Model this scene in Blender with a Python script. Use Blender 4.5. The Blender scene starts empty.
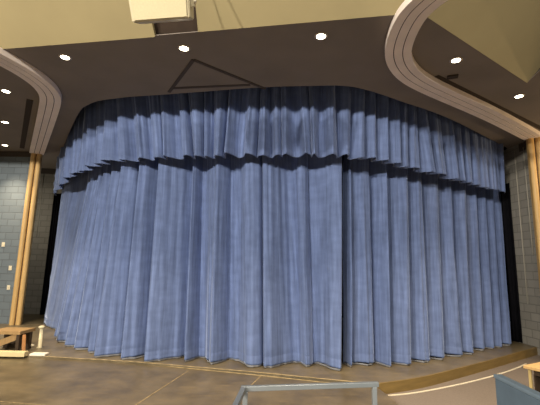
import bpy, bmesh, math, random
import numpy as np
from mathutils import Matrix, Vector
from mathutils.geometry import tessellate_polygon
random.seed(7)
S = bpy.context.scene
COL = S.collection
pi = math.pi

# ------------------------------------------------------------------ camera
F = 380.0
EYE = np.array([0.0, 0.0, 1.8])           # metres above the stage boards
_z = np.array([50, 2282.5, -F]); _z /= np.linalg.norm(_z)
_fw = np.array([0, 0, -1.0]); _y = _fw - _z * (_fw @ _z); _y /= np.linalg.norm(_y)
_x = np.cross(_y, _z)
RM = np.array([_x, _y, _z])               # camera -> world
cam_d = bpy.data.cameras.new('camera')
cam = bpy.data.objects.new('camera', cam_d)
COL.objects.link(cam)
cam_d.sensor_width = 36.0
cam_d.lens = 36.0 * F / 540.0
cam_d.clip_start = 0.05
M4 = Matrix([list(RM[0]) + [0], list(RM[1]) + [0], list(RM[2]) + [1.8], [0, 0, 0, 1]])
cam.matrix_world = M4
S.camera = cam


def ray(px, py):
    return RM @ np.array([(px - 270) / F, (202.5 - py) / F, -1.0])


def at(px, py, Z=None, Y=None, plane=None):
    """survey a point of the photograph onto a level, an upright plane or any plane (p, n)"""
    d = ray(px, py)
    if plane is not None:
        p, n = plane
        t = np.dot(np.array(p) - EYE, n) / np.dot(d, n)
    elif Z is not None:
        t = (Z - EYE[2]) / d[2]
    else:
        t = Y / d[1]
    return EYE + t * d


# ------------------------------------------------------------------ helpers
def mat(name, color, rough=0.6, noise=0.0, nscale=6.0, metal=0.0, spec=0.3, bump=0.0, stretch=(1, 1, 1), sheen=0.0):
    m = bpy.data.materials.new(name)
    m.use_nodes = True
    nt = m.node_tree
    b = nt.nodes['Principled BSDF']
    b.inputs['Base Color'].default_value = (*color, 1)
    b.inputs['Roughness'].default_value = rough
    b.inputs['Metallic'].default_value = metal
    b.inputs['Specular IOR Level'].default_value = spec
    if sheen:
        b.inputs['Sheen Weight'].default_value = sheen
        b.inputs['Sheen Roughness'].default_value = 0.35
        b.inputs['Sheen Tint'].default_value = (0.55, 0.68, 1, 1)
    tc = nt.nodes.new('ShaderNodeTexCoord')
    mp = nt.nodes.new('ShaderNodeMapping')
    mp.inputs['Scale'].default_value = stretch
    nt.links.new(tc.outputs['Object'], mp.inputs['Vector'])
    n = nt.nodes.new('ShaderNodeTexNoise')
    n.inputs['Scale'].default_value = nscale
    n.inputs['Detail'].default_value = 6
    nt.links.new(mp.outputs['Vector'], n.inputs['Vector'])
    r = nt.nodes.new('ShaderNodeValToRGB')
    r.color_ramp.elements[0].position = 0.3
    r.color_ramp.elements[1].position = 0.7
    lo = [c * (1 - noise) for c in color]
    hi = [min(1, c * (1 + noise)) for c in color]
    r.color_ramp.elements[0].color = (*lo, 1)
    r.color_ramp.elements[1].color = (*hi, 1)
    nt.links.new(n.outputs['Fac'], r.inputs['Fac'])
    nt.links.new(r.outputs['Color'], b.inputs['Base Color'])
    if bump:
        bp = nt.nodes.new('ShaderNodeBump')
        bp.inputs['Strength'].default_value = bump
        bp.inputs['Distance'].default_value = 0.02
        nt.links.new(n.outputs['Fac'], bp.inputs['Height'])
        nt.links.new(bp.outputs['Normal'], b.inputs['Normal'])
    return m


def emit_mat(name, color, strength):
    m = bpy.data.materials.new(name)
    m.use_nodes = True
    b = m.node_tree.nodes['Principled BSDF']
    b.inputs['Base Color'].default_value = (*color, 1)
    b.inputs['Emission Color'].default_value = (*color, 1)
    b.inputs['Emission Strength'].default_value = strength
    return m


def obj(name, bm, m, parent=None, smooth=False):
    me = bpy.data.meshes.new(name)
    bmesh.ops.recalc_face_normals(bm, faces=bm.faces)
    bm.to_mesh(me)
    bm.free()
    for k in (m if isinstance(m, (list, tuple)) else [m]):
        me.materials.append(k)
    if smooth:
        for p in me.polygons:
            p.use_smooth = True
    o = bpy.data.objects.new(name, me)
    COL.objects.link(o)
    if parent is not None:
        o.parent = parent
    return o


def tag(o, label, cat, group=None):
    o['label'] = label
    o['category'] = cat
    if group:
        o['group'] = group
    return o


def thing(name, label, cat, loc=(0, 0, 0), rz=0.0, group=None):
    o = bpy.data.objects.new(name, None)
    o.empty_display_size = 0.1
    COL.objects.link(o)
    o.location = loc
    o.rotation_euler = (0, 0, rz)
    return tag(o, label, cat, group)


def struct(name, bm, m, smooth=False):
    o = obj(name, bm, m, None, smooth)
    o['kind'] = 'structure'
    return o


def add_box(bm, c, s, rot=None, bevel=0.0):
    r = bmesh.ops.create_cube(bm, size=1.0)
    vs = r['verts']
    bmesh.ops.scale(bm, vec=s, verts=vs)
    if bevel:
        es = list({e for v in vs for e in v.link_edges})
        rr = bmesh.ops.bevel(bm, geom=es, offset=bevel, segments=2, affect='EDGES', profile=0.6)
        vs = list({v for f in rr['faces'] for v in f.verts} | {v for v in vs if v.is_valid})
    if rot is not None:
        bmesh.ops.rotate(bm, cent=(0, 0, 0), matrix=rot, verts=vs)
    bmesh.ops.translate(bm, vec=c, verts=vs)
    return vs


def box(c, s, rot=None, bevel=0.0):
    bm = bmesh.new()
    add_box(bm, c, s, rot, bevel)
    return bm


def add_bar(bm, a, b, w, h=None, bevel=0.0):
    a = Vector(a); b = Vector(b); d = b - a
    q = d.to_track_quat('X', 'Z').to_matrix()
    add_box(bm, (a + b) / 2, (d.length, w, h or w), q, bevel)
    return bm


def bar(a, b, w, h=None, bevel=0.0):
    return add_bar(bmesh.new(), a, b, w, h, bevel)


def add_lathe(bm, prof, n=24, c=(0, 0, 0)):
    rings = []
    for r, z in prof:
        rings.append([bm.verts.new((c[0] + r * math.cos(2 * pi * k / n), c[1] + r * math.sin(2 * pi * k / n), c[2] + z)) for k in range(n)])
    for a, b in zip(rings, rings[1:]):
        for k in range(n):
            bm.faces.new((a[k], a[(k + 1) % n], b[(k + 1) % n], b[k]))
    bm.faces.new(rings[0]); bm.faces.new(rings[-1])
    return bm


def slab(poly, thick, n=None):
    """closed prism from a 3-D polygon, thickened by thick along n"""
    bm = bmesh.new()
    n = Vector(n) if n is not None else Vector((0, 0, 1))
    lo = [bm.verts.new(tuple(p)) for p in poly]
    hi = [bm.verts.new(tuple(Vector(tuple(p)) + n * thick)) for p in poly]
    k = len(poly)
    if k > 4:
        for tri in tessellate_polygon([[Vector(tuple(p)) for p in poly]]):
            bm.faces.new([lo[i] for i in tri]); bm.faces.new([hi[i] for i in reversed(tri)])
    else:
        bm.faces.new(lo)
        bm.faces.new(list(reversed(hi)))
    for i in range(k):
        bm.faces.new((lo[i], lo[(i + 1) % k], hi[(i + 1) % k], hi[i]))
    return bm


def catmull(pts, per=12):
    P = [np.array(p, float) for p in pts]
    P = [2 * P[0] - P[1]] + P + [2 * P[-1] - P[-2]]
    out = []
    for i in range(1, len(P) - 2):
        for k in range(per):
            t = k / per
            a, b, c, d = P[i - 1], P[i], P[i + 1], P[i + 2]
            out.append(0.5 * ((2 * b) + (c - a) * t + (2 * a - 5 * b + 4 * c - d) * t * t + (3 * b - a - 3 * c + d) * t ** 3))
    out.append(P[-2])
    return np.array(out)


def smooth_line(a, it):
    a = a.copy()
    for _ in range(it):
        a[1:-1] = 0.25 * a[:-2] + 0.5 * a[1:-1] + 0.25 * a[2:]
    return a


# ------------------------------------------------------------------ materials
def velvet(name, color):
    m = mat(name, color, rough=0.85, spec=0.1, sheen=1.0)
    nt = m.node_tree
    b = nt.nodes['Principled BSDF']
    for n in list(nt.nodes):
        if n.type in ('TEX_NOISE', 'VALTORGB', 'MAPPING', 'TEX_COORD'):
            nt.nodes.remove(n)
    tc = nt.nodes.new('ShaderNodeTexCoord')

    def noise(scale, stretch, lo, hi, detail=3):
        mp = nt.nodes.new('ShaderNodeMapping')
        mp.inputs['Scale'].default_value = stretch
        nt.links.new(tc.outputs['UV'], mp.inputs['Vector'])
        n = nt.nodes.new('ShaderNodeTexNoise')
        n.inputs['Scale'].default_value = scale
        n.inputs['Detail'].default_value = detail
        nt.links.new(mp.outputs['Vector'], n.inputs['Vector'])
        r = nt.nodes.new('ShaderNodeMapRange')
        r.inputs['From Min'].default_value = 0.3
        r.inputs['From Max'].default_value = 0.7
        r.inputs['To Min'].default_value = lo
        r.inputs['To Max'].default_value = hi
        nt.links.new(n.outputs['Fac'], r.inputs['Value'])
        return r.outputs['Result'], n

    a, na = noise(14, (1.0, 0.07, 1), 0.76, 1.22)      # crushed pile running down the cloth
    c, nb = noise(5, (0.6, 1.3, 1), 0.90, 1.10)       # faint crosswise creases
    mu = nt.nodes.new('ShaderNodeMath'); mu.operation = 'MULTIPLY'
    nt.links.new(a, mu.inputs[0]); nt.links.new(c, mu.inputs[1])
    vm = nt.nodes.new('ShaderNodeVectorMath'); vm.operation = 'SCALE'
    vm.inputs[0].default_value = color
    nt.links.new(mu.outputs[0], vm.inputs['Scale'])
    nt.links.new(vm.outputs['Vector'], b.inputs['Base Color'])
    bp = nt.nodes.new('ShaderNodeBump')
    bp.inputs['Strength'].default_value = 0.35
    bp.inputs['Distance'].default_value = 0.02
    nt.links.new(na.outputs['Fac'], bp.inputs['Height'])
    nt.links.new(bp.outputs['Normal'], b.inputs['Normal'])
    return m


M_velvet = velvet('blue_velvet', (0.130, 0.180, 0.342))
M_lining = mat('pale_lining', (0.30, 0.30, 0.31), 0.9, 0.2)
M_black = mat('black_cloth', (0.006, 0.006, 0.008), 0.95, 0.2, 8, spec=0.05)
M_void = mat('stage_black', (0.004, 0.004, 0.004), 1.0, spec=0.0)
M_soffit = mat('dark_brown_plaster', (0.235, 0.205, 0.176), 0.85, 0.08, 1.2, spec=0.1)
M_tan = mat('tan_panel', (0.34, 0.285, 0.155), 0.8, 0.06, 1.2, spec=0.15)
M_trim = mat('cream_moulding', (0.88, 0.78, 0.70), 0.6, 0.05, 3, spec=0.2)
M_groove = mat('moulding_groove', (0.06, 0.03, 0.025), 0.8)
M_gold = mat('honey_wood_warm_lit', (0.60, 0.39, 0.15), 0.42, 0.12, 5, spec=0.4, stretch=(6, 6, 0.6))  # wood tone with the warm light on the pilasters put into its colour
M_white = mat('off_white_enamel', (0.62, 0.56, 0.38), 0.45, 0.03)
M_plate = mat('ivory_plate', (0.75, 0.68, 0.5), 0.5)
M_ring = mat('white_ring', (0.5, 0.46, 0.4), 0.5)
M_bulb = emit_mat('lit_lens', (1.0, 0.86, 0.62), 14.0)
M_slot = mat('black_slot', (0.045, 0.034, 0.026), 0.9)
M_hatch = mat('hatch_brown', (0.075, 0.062, 0.052), 0.8)
M_fascia = mat('stage_edge_wood', (0.215, 0.145, 0.050), 0.5, 0.15, 4, stretch=(0.6, 0.6, 5))
M_seam = mat('worn_seam', (0.36, 0.28, 0.15), 0.7, 0.4, 9)
M_carpet = mat('grey_beige_carpet', (0.20, 0.17, 0.145), 0.95, 0.10, 40, spec=0.05)
M_joint = mat('board_joint', (0.25, 0.19, 0.10), 0.7, 0.4, 9)
M_stripe = mat('pale_nosing', (0.72, 0.66, 0.52), 0.7)
M_alu = mat('grey_painted_steel', (0.30, 0.33, 0.34), 0.35, 0.05, metal=0.4, spec=0.5)
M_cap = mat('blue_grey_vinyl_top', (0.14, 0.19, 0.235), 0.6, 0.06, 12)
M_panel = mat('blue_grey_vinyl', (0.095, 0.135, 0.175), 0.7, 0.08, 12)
M_tabletop = mat('light_maple', (0.62, 0.40, 0.17), 0.4, 0.08, 4, stretch=(1, 8, 1))
M_tableleg = mat('cream_metal', (0.50, 0.38, 0.16), 0.4)
M_dark = mat('dark_stained_wood', (0.05, 0.032, 0.018), 0.6, 0.2)
M_tanwood = mat('tan_wood', (0.36, 0.23, 0.10), 0.5, 0.15, 5, stretch=(5, 1, 1))
M_orange = mat('varnished_leg', (0.40, 0.19, 0.07), 0.4, 0.15)


def stage_mat(name, color, gloss):
    m = mat(name, color, gloss, spec=0.45)
    nt = m.node_tree
    b = nt.nodes['Principled BSDF']
    for n in list(nt.nodes):
        if n.type in ('TEX_NOISE', 'VALTORGB', 'MAPPING'):
            nt.nodes.remove(n)
    tc = [n for n in nt.nodes if n.type == 'TEX_COORD'][0]
    n1 = nt.nodes.new('ShaderNodeTexNoise'); n1.inputs['Scale'].default_value = 1.6; n1.inputs['Detail'].default_value = 8
    n1.inputs['Roughness'].default_value = 0.65
    n2 = nt.nodes.new('ShaderNodeTexNoise'); n2.inputs['Scale'].default_value = 5; n2.inputs['Detail'].default_value = 10
    n2.inputs['Roughness'].default_value = 0.8
    mp = nt.nodes.new('ShaderNodeMapping'); mp.inputs['Rotation'].default_value = (0, 0, 0.5); mp.inputs['Scale'].default_value = (0.5, 2.2, 1)
    nt.links.new(tc.outputs['Object'], n1.inputs['Vector'])
    nt.links.new(tc.outputs['Object'], mp.inputs['Vector'])
    nt.links.new(mp.outputs['Vector'], n2.inputs['Vector'])
    r1 = nt.nodes.new('ShaderNodeValToRGB')
    r1.color_ramp.elements[0].position = 0.32; r1.color_ramp.elements[1].position = 0.7
    r1.color_ramp.elements[0].color = (*[c * 0.58 for c in color], 1)
    r1.color_ramp.elements[1].color = (*[c * 1.32 for c in color], 1)
    nt.links.new(n1.outputs['Fac'], r1.inputs['Fac'])
    r2 = nt.nodes.new('ShaderNodeValToRGB')                     # pale scuffs
    r2.color_ramp.elements[0].position = 0.53; r2.color_ramp.elements[1].position = 0.68
    r2.color_ramp.elements[0].color = (0, 0, 0, 1); r2.color_ramp.elements[1].color = (0.5, 0.5, 0.5, 1)
    nt.links.new(n2.outputs['Fac'], r2.inputs['Fac'])
    mx = nt.nodes.new('ShaderNodeMixRGB')
    mx.inputs['Color2'].default_value = (color[0] * 2.2, color[1] * 2.1, color[2] * 1.9, 1)
    nt.links.new(r2.outputs['Color'], mx.inputs['Fac'])
    nt.links.new(r1.outputs['Color'], mx.inputs['Color1'])
    nt.links.new(mx.outputs['Color'], b.inputs['Base Color'])
    r3 = nt.nodes.new('ShaderNodeMapRange')
    r3.inputs['To Min'].default_value = gloss - 0.08; r3.inputs['To Max'].default_value = gloss + 0.15
    nt.links.new(n2.outputs['Fac'], r3.inputs['Value'])
    nt.links.new(r3.outputs['Result'], b.inputs['Roughness'])
    return m


M_stage = stage_mat('stage_boards', (0.165, 0.132, 0.078), 0.36)
M_apron = stage_mat('apron_boards', (0.128, 0.100, 0.055), 0.34)


def block_mat(name, color, mortar, ang):
    """painted concrete block; ang turns the pattern into the wall's own direction"""
    m = mat(name, color, 0.75, spec=0.2)
    nt = m.node_tree
    b = nt.nodes['Principled BSDF']
    for n in list(nt.nodes):
        if n.type in ('TEX_NOISE', 'VALTORGB', 'MAPPING'):
            nt.nodes.remove(n)
    tc = [n for n in nt.nodes if n.type == 'TEX_COORD'][0]
    mp0 = nt.nodes.new('ShaderNodeMapping'); mp0.inputs['Rotation'].default_value = (0, 0, -ang)
    mp1 = nt.nodes.new('ShaderNodeMapping'); mp1.inputs['Rotation'].default_value = (-pi / 2, 0, 0)
    nt.links.new(tc.outputs['Object'], mp0.inputs['Vector'])
    nt.links.new(mp0.outputs['Vector'], mp1.inputs['Vector'])
    br = nt.nodes.new('ShaderNodeTexBrick')
    br.inputs['Scale'].default_value = 1.0
    br.inputs['Brick Width'].default_value = 0.4
    br.inputs['Row Height'].default_value = 0.2
    br.inputs['Mortar Size'].default_value = 0.012
    br.inputs['Mortar Smooth'].default_value = 0.3
    br.inputs['Color1'].default_value = (*color, 1)
    br.inputs['Color2'].default_value = (*[c * 0.85 for c in color], 1)
    br.inputs['Mortar'].default_value = (*mortar, 1)
    nt.links.new(mp1.outputs['Vector'], br.inputs['Vector'])
    nt.links.new(br.outputs['Color'], b.inputs['Base Color'])
    bp = nt.nodes.new('ShaderNodeBump'); bp.inputs['Strength'].default_value = 0.6; bp.inputs['Distance'].default_value = 0.01
    bp.invert = True
    nt.links.new(br.outputs['Fac'], bp.inputs['Height'])
    nt.links.new(bp.outputs['Normal'], b.inputs['Normal'])
    return m


# ------------------------------------------------------------------ the curtain line on the stage
PLAN = [(-6.93, 12.2), (-5.13, 9.8), (-4.39, 9.0), (-3.5, 8.25), (-2.9, 7.95), (-1.5, 7.65), (0, 7.45), (1.3, 7.35),
        (1.8, 7.5), (2.42, 7.75), (3.42, 8.3), (4.38, 8.95), (5.44, 9.45), (6.42, 10.0)]
_p = [np.array(p) for p in PLAN]
_p = [_p[0] + (_p[0] - _p[1]) * 0.5] + _p + [_p[-1] + (_p[-1] - _p[-2]) * 0.6]
DENSE = smooth_line(catmull(_p, 16), 60)
_seg = np.linalg.norm(np.diff(DENSE, axis=0), axis=1)
ARC = np.concatenate([[0], np.cumsum(_seg)])
_tan = np.gradient(DENSE, ARC, axis=0)
_tan /= np.linalg.norm(_tan, axis=1)[:, None]
_nor = np.stack([_tan[:, 1], -_tan[:, 0]], 1)     # towards the audience


def line_at(s):
    s = np.asarray(s)
    f = lambda col: np.interp(s, ARC, col)
    p = np.stack([f(DENSE[:, 0]), f(DENSE[:, 1])], -1)
    t = np.stack([f(_tan[:, 0]), f(_tan[:, 1])], -1)
    n = np.stack([f(_nor[:, 0]), f(_nor[:, 1])], -1)
    return p, t, n


def arc_from(px, py, off):
    d = ray(px, py)
    q = DENSE + _nor * off
    az = q[:, 0] / q[:, 1]
    return float(np.interp(d[0] / d[1], az, ARC))


def make_cloth(name, folds, z0, z1, zref, base, amp_b, amp_t, material, parent, rows, per=26, hem=0.15, seed=1, ripple=1.0, hem_wave=0.0, end_taper=1.0, lift_only=False, sag=0.0, base_top=None):
    base_top = base if base_top is None else base_top
    """folds: (arc at zref, arc at the hem, peak position 0..1, depth factor) for each valley line, the last one closes the cloth"""
    rnd = random.Random(seed)
    us, ss_b, ss_t, hs, rip, dz = [], [], [], [], [], []
    for i in range(len(folds) - 1):
        t0, b0, pk, am = folds[i]
        t1, b1 = folds[i + 1][:2]
        k1, k2 = rnd.choice([2, 3]), rnd.choice([3, 4, 5])
        ph1, ph2 = rnd.random() * 6.28, rnd.random() * 6.28
        dzz = rnd.uniform(-1, 1) * hem_wave
        if lift_only: dzz = abs(dzz)
        sg = -sag * max(0.0, (i - (len(folds) - 14)) / 13.0)
        for j in range(per):
            u = j / per
            v0, v1 = (0.0, 0.10) if pk < 0.5 else ((0.10, 0.0) if pk > 0.5 else (0.05, 0.05))
            if u <= v0 or u >= 1 - v1:
                h = 0.0                                   # the flat bottom of the valley
            elif u < pk:
                q = (u - v0) / (pk - v0)
                h = math.sin(0.5 * pi * q) ** 0.65 if pk <= 0.5 else (0.5 - 0.5 * math.cos(pi * q)) ** 0.85
            else:
                q = (u - pk) / (1 - v1 - pk)
                h = max(0.0, math.cos(0.5 * pi * q)) ** 0.65 if pk >= 0.5 else (0.5 + 0.5 * math.cos(pi * q)) ** 0.85
            us_ = u + (pk - 0.5) * min(0.36, 0.16 / max(0.05, abs(b1 - b0))) * h             # the steep side hangs over its neighbour
            ss_b.append(b0 + (b1 - b0) * us_)
            ss_t.append(t0 + (t1 - t0) * us_)
            hs.append(am * h)
            w = abs(b1 - b0)
            rip.append((w, k1, ph1, k2, ph2, u, max(2, round(w / 0.085)), ph1 * 2))
            dz.append(dzz * math.sin(pi * u) + sg)
    ss_b.append(folds[-1][1]); ss_t.append(folds[-1][0]); hs.append(0); rip.append((0.1, 1, 0, 1, 0, 0, 1, 0)); dz.append(-sag)
    ss_b = np.array(ss_b); ss_t = np.array(ss_t); hs = np.array(hs)
    H = z1 - z0
    zs = [z0, z0 + 0.03, z0 + 0.08]
    if hem:
        zs += [z0 + hem - 0.012, z0 + hem, z0 + hem + 0.012]
    zlast = zs[-1]
    zs += [zlast + (z1 - zlast) * (k + 1) / rows for k in range(rows)]
    bm = bmesh.new()
    uvl = bm.loops.layers.uv.new('UVMap')
    grid = []
    low = []
    for z in zs:
        t = (z - z0) / (zref - z0)
        tt = min(max(t, 0), 1)
        s = ss_b + (ss_t - ss_b) * t
        p, tg, n = line_at(s)
        a = amp_b + (amp_t - amp_b) * tt ** 0.8
        off = (base + (base_top - base) * tt) * np.clip(end_taper + (s - s.min()) / 2.2, 0, 1) + a * hs
        rr = np.array([ripple * min(w, 0.7) * (0.034 * math.sin(2 * pi * k1 * u + ph1 + 0.7 * tt) + 0.020 * math.sin(2 * pi * k2 * u + ph2 - 1.1 * tt)) * math.sin(pi * u) ** 0.5
                       + ripple * 0.004 * math.sin(2 * pi * k3 * u + ph3) * math.sin(3.1 * tt + ph2 + 5 * u)
                       + ripple * 0.06 * min(1, w / 0.5) * (1 - abs(math.sin(pi * max(2, round(w / 0.24)) * (u + 0.05 * math.sin(2.2 * tt + ph1)) + ph2))) ** 2 * math.sin(pi * u) ** 0.4
                       for (w, k1, ph1, k2, ph2, u, k3, ph3) in rip])
        off = off + rr
        if hem and abs(z - (z0 + hem)) < 1e-6:
            off = off - 0.005
        q = p + n * off[:, None]
        drop = np.array(dz) * max(0, 1 - (z - z0) / 0.5)
        grid.append([bm.verts.new((q[i, 0], q[i, 1], z + drop[i])) for i in range(len(q))])
        if not low:
            low = (p, n, off)
    uv_s = np.concatenate([[0], np.cumsum(np.linalg.norm(np.diff(np.array([[v.co.x, v.co.y] for v in grid[0]]), axis=0), axis=1))])
    for r in range(len(zs) - 1):
        for c in range(len(ss_b) - 1):
            f = bm.faces.new((grid[r][c], grid[r][c + 1], grid[r + 1][c + 1], grid[r + 1][c]))
            for lp, (cc, rr_) in zip(f.loops, ((c, r), (c + 1, r), (c + 1, r + 1), (c, r + 1))):
                lp[uvl].uv = (uv_s[cc], zs[rr_])
    o = obj(name, bm, material, parent, True)
    md = o.modifiers.new('cloth_thickness', 'SOLIDIFY')
    md.thickness = 0.01
    md.offset = 0
    return o, low


def lining(low, z0, z1, back, parent):
    p, n, off = low
    q = p + n * (off - back)[:, None]
    bm = bmesh.new()
    a = [bm.verts.new((x, y, z0)) for x, y in q]
    b = [bm.verts.new((x, y, z1)) for x, y in q]
    for k in range(len(a) - 1):
        bm.faces.new((a[k], a[k + 1], b[k + 1], b[k]))
    o = obj('lining', bm, M_lining, parent, True)
    o['label'] = 'pale lining edge showing under the hem'
    md = o.modifiers.new('cloth_thickness', 'SOLIDIFY')
    md.thickness = 0.006
    return o


# main curtain: (x of valley under the valance, its y, x at hem, y at hem, peak, depth)
L_FOLDS = [
    (61, 199, 46, 318, .4, .4), (70, 190, 49, 322, .25, .9), (76, 183, 53, 328, .16, 1.1), (87, 175, 61, 337, .14, 1.2), (95, 172, 72, 344, .12, 1.2),
    (106, 169, 86, 348, .16, 1.1), (117, 169, 95, 351, .10, 1.5), (138, 166, 121.5, 354, .10, 1.5), (159, 166, 146, 354, .08, 1.5),
    (192, 164, 183, 355, .3, 1.0), (204, 164, 200.5, 357, .6, 1.05), (231, 164, 228, 357, .74, 1.25),
    (262, 163, 263, 360, .16, 1.25), (291, 163, 298, 361, .55, .7), (308, 165, 313, 361, .84, 1.25), (342, 168, 341.5, 363, .5, 1)]
R_FOLDS = [
    (343.2, 168, 343, 363, .78, .75), (351, 168, 352, 362, .6, .65), (366, 171, 371, 364, .86, 1.3), (387, 178, 391, 362, .86, 1.3), (407, 180, 411, 359, .86, 1.3),
    (421, 182, 430, 355, .86, 1.3), (438, 186, 444.5, 352.5, .86, 1.3), (452, 191, 462, 351, .86, 1.3), (466, 194, 472, 347, .78, .8), (478, 197, 486.5, 346, .75, .8),
    (486, 199, 495, 345, .75, .7), (494, 201, 503, 344, .7, .6), (501.5, 204, 512, 341.5, .5, .6)]


def arcs(folds, base0, ab, base_t0, at_, taper=1.0):
    out = []
    for k, (a, b, c, d, pk, am) in enumerate(folds):
        fac = min(1.0, taper + 0.1 * k)
        base, base_t = base0 * fac, base_t0 * fac
        lead = am if pk < .35 else (folds[k - 1][5] if k and folds[k - 1][4] > .65 else 0)   # a crest stands over this valley line
        ob, ot = (base + ab * lead, base_t + at_ * lead)
        out.append((arc_from(a, b, ot), arc_from(c, d, ob), pk, am))
    for k in range(1, len(out)):                                                            # keep the valleys in order
        p = out[k - 1]
        out[k] = (max(out[k][0], p[0] + .05), max(out[k][1], p[1] + .05), out[k][2], out[k][3])
    return out


curt_l = thing('stage_curtain', 'blue velvet stage curtain leaf hanging in deep folds, left of the centre overlap', 'curtain', (0, 0, 0), 0, 'blue main curtain leaves')
_, low = make_cloth('curtain_panel', arcs(L_FOLDS, -.16, .38, -.50, .29, 0.15), 0.03, 4.5, 3.9, -0.16, 0.38, 0.29, M_velvet, curt_l, 34, base_top=-.50, end_taper=0.15, seed=3, hem_wave=0.035, lift_only=True)
lining(low, 0.006, 0.04, 0.02, curt_l)
curt_r = thing('stage_curtain', 'blue velvet stage curtain leaf sweeping back to the right wall, right of the centre overlap', 'curtain', (0, 0, 0), 0, 'blue main curtain leaves')
_, low = make_cloth('curtain_panel', arcs(R_FOLDS, -.18, .38, -.56, .28), 0.03, 4.5, 3.9, -0.18, 0.38, 0.28, M_velvet, curt_r, 34, base_top=-.56, seed=5, hem_wave=0.035, lift_only=True)
lining(low, 0.006, 0.036, 0.025, curt_r)

V = [(58, 56), (64, 62), (70, 68), (76, 73), (83, 78.5), (90, 88.5), (99, 98), (108, 106), (119, 122), (131.5, 136), (145, 149.5), (161, 164.5), (175, 178.5), (187.6, 193),
     (204, 204.5), (213, 213), (228, 224), (241, 238), (259, 256), (270, 270), (281, 282), (295, 297), (309.6, 312), (321, 320), (336, 338), (352, 350),
     (363, 361.5), (375, 375), (387, 386), (397, 397.5), (406, 406), (416, 418), (425, 431), (440, 444), (450, 454), (460.6, 464), (470, 472), (478, 480),
     (488, 490), (498, 502), (507.5, 509)]


def val_y(x):
    return np.interp(x, [55, 75, 90, 150, 230, 330, 360, 400, 450, 508], [195, 181, 164, 159, 158, 157, 158, 166, 180, 193])


def val_ty(x):
    return np.interp(x, [62, 80, 100, 140, 200, 265, 330, 363, 400, 450, 480, 505], [160, 137, 115, 110, 108, 104, 103, 105, 118, 137, 148, 160])


rv = random.Random(11)
VF = []
for a, b in V:
    if b < 130: pk = .3
    elif b < 350: pk = rv.choice([.3, .5, .6, .7])
    else: pk = .75
    end = min(1.0, 0.3 + 0.1 * min(len(VF), len(V) - 2 - len(VF)))
    VF.append((arc_from(a, val_ty(a), 0.02 + 0.18 * min(1, max(0, a - 58) / 22)), arc_from(b, val_y(b), 0.02 + 0.2 * min(1, max(0, b - 56) / 22)), 0.5 + (pk - 0.5) * end, end * rv.uniform(.75, 1.1)))
valance = thing('stage_valance', 'gathered blue velvet valance hanging across the top of the stage curtain', 'valance')
_, low = make_cloth('valance_panel', VF, 3.93, 5.95, 5.05, 0.10, 0.28, 0.20, M_velvet, valance, 22, per=22, hem=0.10, seed=8, ripple=1.2, hem_wave=0.035, end_taper=0.1, sag=0.13)

# black legs at both ends
for lab, pts in (('black masking drape hanging at the left end of the blue curtain', [at(q_, 317, Y=13.2 + w_)[:2] for q_, w_ in ((39.3, 0), (43, .06), (47, 0), (52, .06), (62, 0))]),
                 ('black masking drape hanging at the right end of the blue curtain', [at(q_, 340, Y=w_)[:2] for q_, w_ in ((513, 10.26), (515, 10.25), (517, 10.18), (519.5, 10.14), (521.8, 10.03))])):
    c = catmull([np.array(p) for p in pts], 10)
    bm = bmesh.new()
    rows = []
    for z in (0.02, 0.8, 1.6, 2.4, 3.2, 4.15):
        rows.append([bm.verts.new((x + 0.0, y + 0.04 * math.sin(k * 1.1 + z * 0.1), z)) for k, (x, y) in enumerate(c)])
    for a, b in zip(rows, rows[1:]):
        for k in range(len(c) - 1):
            bm.faces.new((a[k], a[k + 1], b[k + 1], b[k]))
    o = obj('masking_drape', bm, M_black, None, True)
    md = o.modifiers.new('cloth_thickness', 'SOLIDIFY'); md.thickness = 0.012
    tag(o, lab, 'curtain', 'black masking drapes')

# ------------------------------------------------------------------ ceiling
ZS = 5.1
slot_px = [(57, 163), (75, 120), (90, 104), (120, 98), (160, 95), (200, 92), (260, 87.5), (310, 86), (345, 86), (370, 91), (400, 101), (450, 119), (507, 148)]
slot = [at(x, y, Z=ZS) for x, y in slot_px]
slot = [np.array([p[0], p[1], ZS]) for p in catmull([p[:2] for p in slot], 6)]
A0, A1 = at(0, 49, Z=ZS), at(405, 14, Z=ZS)
B0, B1 = at(427, 17, Z=ZS), at(527, 83, Z=ZS)
C1 = at(540, 70, Z=ZS)
dA = (A1 - A0)[:2]; dB = (B1 - B0)[:2]; dC = (C1 - B1)[:2]
k = np.linalg.solve(np.array([dA, -dB]).T, (B0 - A0)[:2])
VV = np.array([*(A0[:2] + dA * k[0]), ZS])
AL = np.array([*(A0[:2] - dA * ((A0[0] + 14) / dA[0])), ZS])
C2 = np.array([*(B1[:2] + dC * 9), ZS])
poly = [AL, VV, B1, C2, np.array([14, C2[1], ZS]), np.array([14, 11.2, ZS]), np.array([7.1, 11.2, ZS])] + list(reversed(slot)) + [np.array([-7.6, 13.5, ZS]), np.array([-14, 13.5, ZS])]
struct('ceiling', slab(poly, 0.012), M_soffit)

# the black stage house behind the slot
bm = bmesh.new()
add_box(bm, (0, 14.4, 2.9), (30, 0.2, 6.2))
struct('wall_back', bm, M_void)
bm = bmesh.new()
add_box(bm, (0, 10.2, 6.15), (30, 9, 0.2))
struct('ceiling_loft', bm, M_void)


# tan reflector panels that rise from the front edge of the dark ceiling
def plane_from(p0, d2, slope):
    d = np.array([d2[0], d2[1], 0]) / np.linalg.norm(d2)
    out = np.array([d[1], -d[0], 0])                       # towards the audience
    if out[1] > 0: out = -out
    up = out * math.cos(slope) + np.array([0, 0, 1]) * math.sin(slope)
    n = np.cross(d, up)
    if n[2] > 0: n = -n                                     # looks down at the seats
    return (np.array(p0) + np.array([0, 0, 0.0]) + out * 0.03, n)


PA = plane_from(A0, dA, math.radians(42))
PB = plane_from(B0, dB, math.radians(42))


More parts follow.
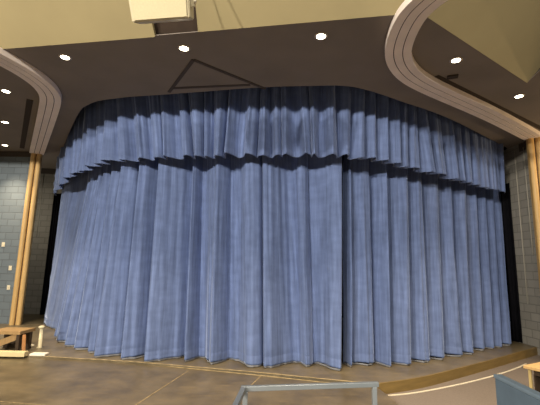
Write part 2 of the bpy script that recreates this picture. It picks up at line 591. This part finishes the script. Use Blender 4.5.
def panel(label, px, pl):
    t = thing('ceiling_panel', label, 'ceiling panel', (0, 0, 0), 0, 'tan ceiling panels')
    pts = [at(x, y, plane=pl) for x, y in px]
    obj('board', slab(pts, 0.06, tuple(-pl[1])), M_tan, t)
    return t


panel('tan ceiling panel left of the hanging white box', [(-45, 52.9), (155, 37), (147, 0), (141, -45), (-45, -45)], PA)
panel('tan ceiling panel between the hanging white box and the striped moulding', [(198, 32), (411, 13.5), (424, -20), (434, -45), (188, -45), (195, 0)], PA)
pb = panel('tan ceiling panel in the upper right corner, right of the striped moulding', [(423, 14.4), (527, 83), (545, 62), (590, 10), (590, -45), (440, -45), (428, -10)], PB)
# dark boards behind those panels
bm = bmesh.new()
nA, nB = -PA[1], -PB[1]
fold = np.cross(PA[1], PB[1]); fold /= np.linalg.norm(fold)
if fold[2] < 0: fold = -fold
Vb = VV + np.array([0, 0.06, 0.05])
upA = np.array([0, -math.cos(math.radians(42)), math.sin(math.radians(42))])
a0 = AL + np.array([0, 0.06, 0.05])
q = [a0, Vb, Vb + fold * 5, a0 + upA * 5]
vs = [bm.verts.new(tuple(p)) for p in q]
bm.faces.new(vs)
db = dB / np.linalg.norm(dB)
ob = np.array([db[1], -db[0], 0]); ob = ob if ob[1] < 0 else -ob
e0 = B1 + np.array([db[0], db[1], 0]) * 3 + np.array([0, 0.06, 0.05])
upB = ob * math.cos(math.radians(42)) + np.array([0, 0, 1]) * math.sin(math.radians(42))
vs2 = [bm.verts.new(tuple(p)) for p in (e0, e0 + upB * 5)]
bm.faces.new((vs[1], vs2[0], vs2[1], vs[2]))
struct('ceiling_slope', bm, mat('dark_boards', (0.05, 0.034, 0.024), 0.9, 0.1))

# striped moulding on the ceiling
PROFILE = [(-.19, 0.10, 0), (-.19, -.0, 0), (-.072, -.0, 0), (-.071, .005, 1), (-.059, .005, 1), (-.058, 0, 0), (.058, 0, 0), (.059, .005, 1), (.071, .005, 1), (.072, 0, 0),
           (.19, 0, 0), (.19, .10, 0)]


def sweep(line, prof, sides):
    """profile (across, lift, material) drawn along a 3-D line; sides = across vectors; lifts = up vectors"""
    bm = bmesh.new()
    rings = []
    for p, (ac, up) in zip(line, sides):
        rings.append([bm.verts.new(tuple(np.array(p) + ac * a + up * l)) for a, l, _ in prof])
    for r0, r1 in zip(rings, rings[1:]):
        for k in range(len(prof)):
            k2 = (k + 1) % len(prof)
            f = bm.faces.new((r0[k], r0[k2], r1[k2], r1[k]))
            f.material_index = 1 if (prof[k][2] == 1 and prof[k2][2] == 1) else 0
    bm.faces.new(rings[0]); bm.faces.new(list(reversed(rings[-1])))
    return bm


def trim(name, px):
    pts = [at(x, y, Z=4.995) for x, y in px]
    ln = smooth_line(catmull([p[:2] for p in pts], 10), 40)
    tg = np.gradient(ln, axis=0); tg /= np.linalg.norm(tg, axis=1)[:, None]
    sides = [(np.array([-t[1], t[0], 0]), np.array([0, 0, 1.0])) for t in tg]
    o = struct(name, sweep([np.array([x, y, 4.995]) for x, y in ln], PROFILE, sides), [M_trim, M_groove])
    return ln


tl = trim('trim_1', [(36.5, 154), (43.5, 129.5), (50, 106), (50.5, 97), (44, 87.5), (33, 79), (20, 70.5), (0, 60), (-22, 48), (-60, 30)])
tr = trim('trim_2', [(533, 138.5), (499, 120), (466, 105), (432, 90), (410, 78), (399.5, 64), (397.5, 49), (407, 24.7), (417, 11.5), (430, 0), (452, -16), (490, -38)])


# matching pilasters on the walls, honey coloured to carry the warm side light
def pilaster(name, pt, end_t):
    fwd = -np.array([pt[0], pt[1], 0]) / np.hypot(pt[0], pt[1])
    fwd = np.array([fwd[0] * 0.5, fwd[1], 0]); fwd /= np.linalg.norm(fwd)
    ac = np.array([-fwd[1], fwd[0], 0])
    prof = [(-.15, -.10, 0)]                                  # two rounded ribs with a dark groove between them
    for c in (-.078, .078):
        prof += [(c - .066 * math.cos(pi * q / 8), .01 + .05 * math.sin(pi * q / 8), 0) for q in range(9)]
        if c < 0: prof += [(-.010, .0, 1), (.010, .0, 1)]
    prof += [(.15, -.10, 0)]
    line = [np.array([pt[0], pt[1], z]) for z in (-0.168, 1.2, 2.5, 3.8, 5.05)]
    return struct(name, sweep(line, prof, [(ac, fwd)] * 5), [M_gold, M_groove])


PL = (tl[0][0], tl[0][1]); PR = (tr[0][0] + 0.03, tr[0][1])
pilaster('trim_3', PL, 0)
pilaster('trim_4', PR, 0)

# ------------------------------------------------------------------ walls
def wall(name, a, b, z0, z1, color, mortar, th=0.2):
    a = Vector((*a, 0)); b = Vector((*b, 0)); d = b - a
    ang = math.atan2(d.y, d.x)
    n = Vector((-d.y, d.x, 0)).normalized()
    if n.y < 0: n = -n
    bm = bmesh.new()
    vs = add_box(bm, (a + b) / 2 + n * th / 2 + Vector((0, 0, (z0 + z1) / 2)), (d.length, th, z1 - z0), Matrix.Rotation(ang, 3, 'Z'))
    return struct(name, bm, block_mat(name + '_block', color, mortar, ang))


GREY = (0.29, 0.28, 0.25); GM = (0.19, 0.185, 0.165)
BLUE = (0.17, 0.20, 0.22); BMR = (0.11, 0.125, 0.135)
wall('wall_left', (-14, PL[1] + 0.35), (PL[0] - 0.06, PL[1] + 0.12), -0.2, 5.1, (0.165, 0.20, 0.225), (0.125, 0.145, 0.16))
wall('wall_left_wing', (-8.6, 13.35), (-6.4, 13.62), -0.2, 5.1, GREY, GM)
wall('wall_right_wing', (6.45, 10.35), (PR[0] + 0.15, PR[1] + 0.12), -0.2, 5.1, GREY, GM)
wall('wall_right', (PR[0] + 0.1, PR[1] + 0.1), (14, PR[1] - 1.5), -0.3, 5.1, (0.165, 0.20, 0.225), (0.125, 0.145, 0.16))

# dark friezes where the walls meet the ceiling
def frieze(name, a, b, z0):
    a = Vector((*a, 0)); b = Vector((*b, 0)); d = b - a
    n = Vector((-d.y, d.x, 0)).normalized()
    if n.y > 0: n = -n
    bm = bmesh.new()
    add_box(bm, (a + b) / 2 + n * .02 + Vector((0, 0, (z0 + 5.09) / 2)), (d.length, .03, 5.09 - z0), Matrix.Rotation(math.atan2(d.y, d.x), 3, 'Z'))
    struct(name, bm, M_hatch)


frieze('trim_9', (-14, PL[1] + 0.35), (PL[0] - 0.16, PL[1] + 0.12), 4.93)
frieze('trim_10', (-8.6, 13.35), (-6.5, 13.60), 4.90)
frieze('trim_11', (6.5, 10.25), (PR[0] + 0.1, PR[1] + 0.25), 4.88)

# ------------------------------------------------------------------ floors
seam_px = [(0, 358.5), (45, 356.5), (130, 361.5), (200, 367.3), (265, 373), (320, 378.5), (376, 384)]
edge_px = [(376, 384), (420, 377.5), (460, 368), (500, 357.5), (540, 346.5)]
seam = [at(x, y, Z=0.0) for x, y in seam_px]
edge = [at(x, y, Z=0.0) for x, y in edge_px]
edge = [np.array([p[0], p[1], 0]) for p in catmull([p[:2] for p in edge], 4)]
sl = np.array([-14, seam[0][1] + 0.3, 0]); se = np.array([edge[-1][0] + 3.0, edge[-1][1] + 2.2, 0])
bm = slab([sl] + seam[1:] + edge[1:] + [se, np.array([se[0], 14.2, 0]), np.array([-14, 14.2, 0])], -0.06)
struct('stage_floor', bm, M_stage)
# apron in front of the seam, a low step down
ZA = -0.03
apr = [at(x, y, Z=ZA) for x, y in [(378, 388), (387, 394.5), (394, 400), (402, 409), (418, 425)]]
e0 = apr[-1]
ap = [sl + np.array([0, 0, ZA])] + [np.array([p[0], p[1], ZA]) for p in seam[1:]] + apr + [np.array([e0[0] + .05, 2.95, ZA]), np.array([-14, 2.95, ZA])]
bm = slab(ap, -0.138)
# board joints on the apron
def joint(bm, a, b, w):
    p, q_ = Vector(tuple(at(*a, Z=ZA))), Vector(tuple(at(*b, Z=ZA)))
    before = set(bm.faces)
    add_bar(bm, p, q_, w, 0.004)
    for f in set(bm.faces) - before: f.material_index = 1
joint(bm, (128, 410), (188, 371), 0.018)
joint(bm, (246, 390), (261, 376), 0.018)
joint(bm, (-10, 400.5), (52, 406), 0.016)
struct('apron_floor', bm, [M_apron, M_joint])


def ribbon(line, w, z, h):
    ln = np.array([p[:2] for p in line]); tg = np.gradient(ln, axis=0); tg /= np.linalg.norm(tg, axis=1)[:, None]
    return sweep([np.array([x, y, z]) for x, y in ln], [(-w / 2, 0, 0), (w / 2, 0, 0), (w / 2, h, 0), (-w / 2, h, 0)],
                 [(np.array([-t[1], t[0], 0]), np.array([0, 0, 1.0])) for t in tg])


sm = catmull([p[:2] for p in seam[1:]], 5)
struct('trim_5', ribbon(sm, 0.035, 0.0, 0.004), M_seam)                      # nosing along the stage edge
sm2 = [at(x, y, Z=ZA) for x, y in [(45, 357.2), (130, 362.7), (200, 369.5), (265, 376), (320, 382), (372, 387.5)]]
struct('trim_6', ribbon(catmull([p[:2] for p in sm2], 5), 0.03, ZA, 0.004), M_seam)
# wooden face of the stage on the right
ln = np.array([p[:2] for p in edge]); ln = np.vstack([ln, se[:2]])
tg = np.gradient(ln, axis=0); tg /= np.linalg.norm(tg, axis=1)[:, None]
struct('trim_7', sweep([np.array([x, y, -0.17]) for x, y in ln], [(-.03, 0, 0), (.005, 0, 0), (.005, .172, 0), (-.03, .172, 0)],
                       [(np.array([t[1], -t[0], 0]), np.array([0, 0, 1.0])) for t in tg]), M_fascia)
bm = bmesh.new()
add_box(bm, (0, 2.0, -0.22), (28, 24, 0.1))
struct('house_floor', bm, M_carpet)
w_px = [(386, 396), (415, 393), (455, 385.5), (490, 377), (515, 369), (526, 364)]
wl = catmull([at(x, y, Z=-0.17)[:2] for x, y in w_px], 5)
struct('trim_8', ribbon(wl, 0.035, -0.17, 0.008), M_stripe)

# ------------------------------------------------------------------ downlights
LIGHTS = [((65, 57), 'recessed ceiling downlight directly left of the white hanging box, nearest the curved left moulding'),
          ((184, 48), 'recessed ceiling downlight below the white hanging box'),
          ((321, 36), 'recessed ceiling downlight between the hanging white box and the right moulding'),
          ((456, 60), 'recessed ceiling downlight beyond the right moulding, beside the short end of the black slot'),
          ((519, 96), 'recessed ceiling downlight in the upper right corner, below the tan panel tip'),
          ((6, 91), 'recessed ceiling downlight at the left edge, closest to the curved left moulding'),
          ((5, 122), 'recessed ceiling downlight at the left edge, middle of three in a row'),
          ((5, 145), 'recessed ceiling downlight at the left edge, lowest of three, just above the block wall')]
proto = None
for (px, lab) in LIGHTS:
    p = at(*px, Z=ZS)
    if proto is None:
        t = thing('downlight', lab, 'ceiling light', (p[0], p[1], ZS), 0, 'recessed ceiling downlights')
        bm = bmesh.new()
        add_lathe(bm, [(0.085, 0.0), (0.097, 0.0), (0.097, -0.006), (0.085, -0.010)], 28)
        obj('trim_ring', bm, M_ring, t, True)
        bm = bmesh.new()
        add_lathe(bm, [(0.0845, 0.004), (0.0845, -0.006), (0.05, -0.014), (0.012, -0.017)], 28)
        obj('lens', bm, M_bulb, t, True)
        proto = t
    else:
        t = proto.copy(); COL.objects.link(t)
        t.location = (p[0], p[1], ZS); t['label'] = lab
        for ch in list(proto.children):
            c = ch.copy(); COL.objects.link(c); c.parent = t
    ld = bpy.data.lights.new('downlight_beam', 'SPOT')
    ld.energy = 560
    ld.spot_size = math.radians(85); ld.spot_blend = 1.0
    ld.shadow_soft_size = 0.08
    ld.color = (1.0, 0.80, 0.56)
    lo = bpy.data.objects.new('downlight_beam', ld); COL.objects.link(lo)
    lo.location = (p[0], p[1], ZS - 0.05)

# ------------------------------------------------------------------ black slots in the ceiling, hatch
t = thing('ceiling_slot', 'long black slot in the dark ceiling right of the right moulding', 'ceiling slot', (0, 0, 0), 0, 'black ceiling slots')
a, b = at(436, 76, Z=ZS), at(545, 130, Z=ZS)
obj('track', bar(a, b, 0.10, 0.02), M_slot, t)
a = at(447, 77, Z=ZS); b = at(458, 75.5, Z=ZS)
obj('track_head', bar(a, b, 0.11, 0.05), M_slot, t)
t = thing('ceiling_slot', 'short black slot in the dark ceiling left of the left moulding', 'ceiling slot', (0, 0, 0), 0, 'black ceiling slots')
obj('track', bar(at(30, 99.5, Z=ZS), at(22, 148, Z=ZS), 0.12, 0.02), M_slot, t)

t = thing('ceiling_hatch', 'triangular hatch framed by dark strips in the ceiling above the curtain', 'hatch')
q1, q2, q3 = at(193.5, 59.5, Z=ZS), at(169, 92, Z=ZS), at(265, 88.5, Z=ZS)
obj('hatch_panel', slab([at(192, 61.5, Z=ZS - .004), at(174, 87, Z=ZS - .004), at(250, 84, Z=ZS - .004)], 0.004), M_soffit, t)
for a, b in ((q1, q2), (q1, q3), (at(173, 88, Z=ZS), at(250, 84.5, Z=ZS))):
    obj('frame_strip', bar(a, b, 0.06, 0.025), M_hatch, t)

# ------------------------------------------------------------------ white box hanging from the ceiling
Yb = 3.9
t = thing('hanging_loudspeaker', 'white box loudspeaker hanging from the ceiling at the top of the view', 'loudspeaker')
BL = [at(132, 22.5, Y=3.9), at(190, 18, Y=3.9)]
TL = [at(127, -8, Y=3.74), at(189, -12, Y=3.74)]
face_l, face_r = Vector(tuple(BL[0])), Vector(tuple(BL[1]))
tl_, tr_ = Vector(tuple(TL[0])), Vector(tuple(TL[1]))
nrm = (face_r - face_l).cross(tl_ - face_l).normalized()
if nrm.y < 0: nrm = -nrm
up_ext = (tl_ - face_l) * 0.25
poly4 = [face_l, face_r, tr_ + up_ext, tl_ + up_ext]
bm = slab([tuple(p) for p in poly4], 0.36, tuple(nrm))
bmesh.ops.bevel(bm, geom=list(bm.edges), offset=0.012, segments=2, affect='EDGES')
obj('cabinet', bm, M_white, t)
ctr = sum(poly4, Vector()) / 4
inner = [ctr + (p - ctr) * 0.90 - nrm * 0.004 for p in poly4]
M_grille = mat('cream_grille', (0.62, 0.55, 0.35), 0.6, 0.04, 60)
obj('grille', slab([tuple(p) for p in inner], 0.012, tuple(-nrm)), M_grille, t)
rd = (face_r - face_l).normalized(); ud = (tl_ - face_l).normalized()
bk = face_r + rd * 0.03 + ud * 0.18 + nrm * 0.1
obj('bracket', bar(bk - ud * .06, bk + ud * 0.35, 0.05, 0.05, 0.006), M_white, t)
for s_ in (0.0, 0.13):
    kp = bk + ud * s_ - nrm * 0.0
    obj('bracket_knob', bar(kp, kp + rd * 0.05, 0.045, 0.045, 0.012), M_plate, t)
a = face_l + (face_r - face_l) * 0.8 + ud * 0.42 + nrm * 0.3
obj('hanging_rod', bar(a, Vector((a.x, a.y, 5.75)), 0.02), M_dark, t)
S_box = t

# ------------------------------------------------------------------ left wall plates and conduits
wall_y = PL[1] + 0.2
for px, lab in (((3.5, 244.5), 'small ivory wall plate, highest of three on the left block wall'),
                ((10.5, 268), 'small ivory wall plate, middle of three, beside the honey pilaster'),
                ((8.8, 287.5), 'small ivory wall plate, lowest of three on the left block wall')):
    d = ray(*px)
    a_, b_ = np.array([-14, PL[1] + 0.35]), np.array([PL[0] + 0.05, PL[1] + 0.12])
    dd = b_ - a_; n2 = np.array([-dd[1], dd[0], 0])
    p = at(*px, plane=(np.array([a_[0], a_[1], 0]), n2))
    bm = box((0, -0.008, 0), (0.09, 0.016, 0.13), bevel=0.004)
    o = obj('wall_plate', bm, M_plate)
    tgl = obj('toggle', box((0, -0.022, 0), (0.014, 0.02, 0.03)), M_plate, o)
    o.location = tuple(p); o.rotation_euler = (0, 0, math.atan2(dd[1], dd[0]))
    tag(o, lab, 'wall plate', 'ivory wall plates')

M_conduit = mat('pale_conduit', (0.42, 0.40, 0.34), 0.5)
def conduit(px, a, b, z0, z1, lab):
    a = np.array(a); b = np.array(b); dd = b - a; n2 = np.array([-dd[1], dd[0], 0]); n2 /= np.linalg.norm(n2)
    if n2[1] > 0: n2 = -n2
    p = at(*px, plane=(np.array([a[0], a[1], 0]) + n2 * 0.013, n2))
    bm = bmesh.new()
    add_lathe(bm, [(0.012, 0), (0.012, z1 - z0)], 12)
    o = obj('conduit', bm, M_conduit, None, True)
    o.location = (p[0], p[1], z0)
    tag(o, lab, 'pipe', 'pale conduits')
conduit((42, 190), (-8.6, 13.35), (-6.4, 13.62), 2.6, 4.95, 'thin pale conduit on the block wall between left pilaster and black drape')
conduit((519.5, 210), (6.45, 10.35), (PR[0] + 0.15, PR[1] + 0.12), 1.0, 4.95, 'thin pale conduit on the right block wall nearer the black drape')
conduit((528, 200), (6.45, 10.35), (PR[0] + 0.15, PR[1] + 0.12), 2.2, 4.95, 'thin pale conduit on the right block wall nearer the honey pilaster')

# ------------------------------------------------------------------ things on the stage, lower left
Y0 = 7.9
def gp(px, py, Y=Y0): return Vector(tuple(at(px, py, Y=Y)))
t = thing('wooden_stand', 'low wooden stand with tan top and dark open front at left edge of stage', 'stand')
a, b = gp(-8, 331), gp(22, 331)
zt = a.z
obj('top', slab([(a.x, Y0 - .05, zt - .05), (b.x, Y0 - .05, zt - .05), (b.x + .02, Y0 + .42, zt - .05), (a.x, Y0 + .42, zt - .05)], 0.06), M_tanwood, t)
obj('back_panel', slab([(a.x, Y0 + .38, 0.003), (b.x - .02, Y0 + .38, 0.003), (b.x - .02, Y0 + .4, 0.003), (a.x, Y0 + .4, 0.003)], zt - .055), M_dark, t)
obj('leg', bar((b.x - .05, Y0 - .0, 0.003), (b.x - .05, Y0, zt - .05), 0.06), M_dark, t)
obj('leg', bar((b.x - .05, Y0 + .34, 0.003), (b.x - .05, Y0 + .34, zt - .05), 0.06), M_dark, t)
obj('leg', bar((a.x + .05, Y0, 0.003), (a.x + .05, Y0, zt - .05), 0.06), M_dark, t)
obj('brace', bar((a.x + .05, Y0 + .04, 0.12), (b.x - .08, Y0 + .04, zt - .09), 0.05, 0.12), M_tanwood, t)
obj('side_leg', bar((b.x + .11, Y0 - .05, 0.01), (b.x + .02, Y0 + .05, zt - .07), 0.06, 0.07, .012), M_orange, t)

bm = bmesh.new()
p = at(8, 357.5, Z=0.0); p2 = at(20, 357.5, Z=0)
add_box(bm, (p[0] - .05, 7.55 + .05, 0.05), (0.66, 0.12, 0.09), None, 0.008)
o = obj('pale_board', bm, mat('cream_board', (0.70, 0.58, 0.32), 0.55, 0.05))
tag(o, 'thick cream board lying on the stage in front of the low wooden stand', 'board')

pb_ = at(39.5, 348, Z=0)
t = thing('white_post', 'short white post with a round cap standing near the left stage edge', 'post', (pb_[0], pb_[1], 0))
bm = bmesh.new(); add_lathe(bm, [(0.055, 0), (0.055, 0.015), (0.036, 0.022), (0.034, 0.40)], 18)
obj('shaft', bm, M_white, t, True)
bm = bmesh.new(); add_lathe(bm, [(0.034, 0.398), (0.062, 0.405), (0.062, 0.435), (0.03, 0.45)], 18)
obj('cap', bm, M_white, t, True)
p = at(37, 356, Z=0)
bm = bmesh.new(); add_box(bm, (0, 0, 0.02), (0.30, 0.16, 0.035), None, 0.006)
o = obj('white_plate', bm, mat('white_board', (0.85, 0.80, 0.68), 0.5, 0.03)); o.location = (p[0], p[1] + .07, 0)
tag(o, 'flat white plate lying on the stage at the foot of the short white post', 'board')
p = at(31.5, 346.5, Z=0)
bm = bmesh.new(); add_lathe(bm, [(0.02, 0), (0.06, 0.004), (0.05, 0.03), (0.015, 0.045)], 16)
o = obj('floor_socket_cap', bm, M_plate, None, True); o.location = (p[0], p[1], 0.001)
tag(o, 'small pale disc on the stage between the wooden stand and the white post', 'disc')

# ------------------------------------------------------------------ grey railing in front
t = thing('handrail', 'grey metal guard rail with square tubes at the bottom centre', 'railing')
a = Vector(tuple(at(243.5, 388.5, Y=2.45))); b = Vector(tuple(at(376, 384.2, Y=2.6)))
b.z = a.z = (a.z + b.z) / 2
c = Vector((a.x - .06, a.y - .75, a.z))
obj('top_rail', bar(a - Vector((.014, 0, 0)), b + Vector((.014, 0, 0)), 0.03, 0.03, 0.004), M_alu, t)
obj('side_rail', bar(a - Vector((0.0, .016, 0)), c, 0.03, 0.03, 0.004), M_alu, t)
for q_ in (a + Vector((.012, .0, 0)), b - Vector((.012, 0, 0)), c + Vector((0, .02, 0))):
    obj('post', bar((q_.x, q_.y, -0.17), (q_.x, q_.y, a.z - .016), 0.03, 0.03, 0.003), M_alu, t)
obj('lower_rail', bar((a.x + .028, a.y, 0.25), (b.x - .028, b.y, 0.25), 0.026, 0.026, 0.003), M_alu, t)

# ------------------------------------------------------------------ blue-grey half wall, table
p = at(494, 374, Y=2.2)
t = thing('half_wall', 'blue-grey padded half wall with a flat top in the lower right corner', 'half wall', (p[0], 2.2, -0.17), 0)
h = p[2] + 0.17
obj('wall_panel', box((0.02, -0.95, (h - .02) / 2), (0.036, 1.9, h - .02), None, 0.006), M_panel, t)
obj('top_cap', box((0.02, -0.95, h - .01), (0.046, 1.91, 0.02), None, 0.006), M_cap, t)

p = at(523, 365.5, Y=5.0)
t = thing('table', 'light maple table with pale legs behind the blue-grey half wall', 'table', (p[0], p[1], -0.17), math.atan2(.5, .87))
zt = p[2] + 0.17
L, W = 1.4, 0.7
obj('tabletop', box((L / 2, -W / 2, zt - .015), (L, W, 0.035), None, 0.006), M_tabletop, t)
for x in (.05, L - .05):
    for y in (-.05, -W + .05):
        obj('leg', box((x, y, (zt - .033) / 2), (0.03, 0.03, zt - .034), None, 0.004), M_tableleg, t)
obj('apron', box((L / 2, -W / 2, zt - .07), (L - .16, W - .16, 0.07)), M_dark, t)
obj('modesty_panel', box((L / 2, -.08, zt / 2 - .02), (L - .16, 0.015, zt - .16)), M_dark, t)

# ------------------------------------------------------------------ light
def lamp(name, loc, energy, color, size):
    ld = bpy.data.lights.new(name, 'POINT')
    ld.energy = energy; ld.color = color; ld.shadow_soft_size = size
    o = bpy.data.objects.new(name, ld); COL.objects.link(o); o.location = loc
    return o


for x, y, z, e in ((-8.2, -5.8, 6.0, .66), (-5.6, -6.8, 6.1, .68), (-1.6, -7.6, 6.15, .20), (4.4, -7.2, 6.15, .30)):
    lamp('house_lamp', (x, y, z), 5500 * e, (1.0, 0.91, 0.78), 0.16)
lamp('wing_fill', (-8.3, 11.9, 3.2), 22, (1.0, 0.86, 0.66), 0.1)  # added unseen fill that brightens the left wing wall
lamp('wall_lamp', (8.2, 7.2, 4.2), 130, (1.0, 0.70, 0.38), 0.15)

w = bpy.data.worlds.new('hall')
S.world = w
w.use_nodes = True
w.node_tree.nodes['Background'].inputs['Color'].default_value = (0.9, 0.85, 0.78, 1)
w.node_tree.nodes['Background'].inputs['Strength'].default_value = 0.025

S.view_settings.view_transform = 'Standard'
S.view_settings.look = 'None'
S.view_settings.gamma = 1
S.view_settings.use_curve_mapping = False
S.view_settings.exposure = 0.25
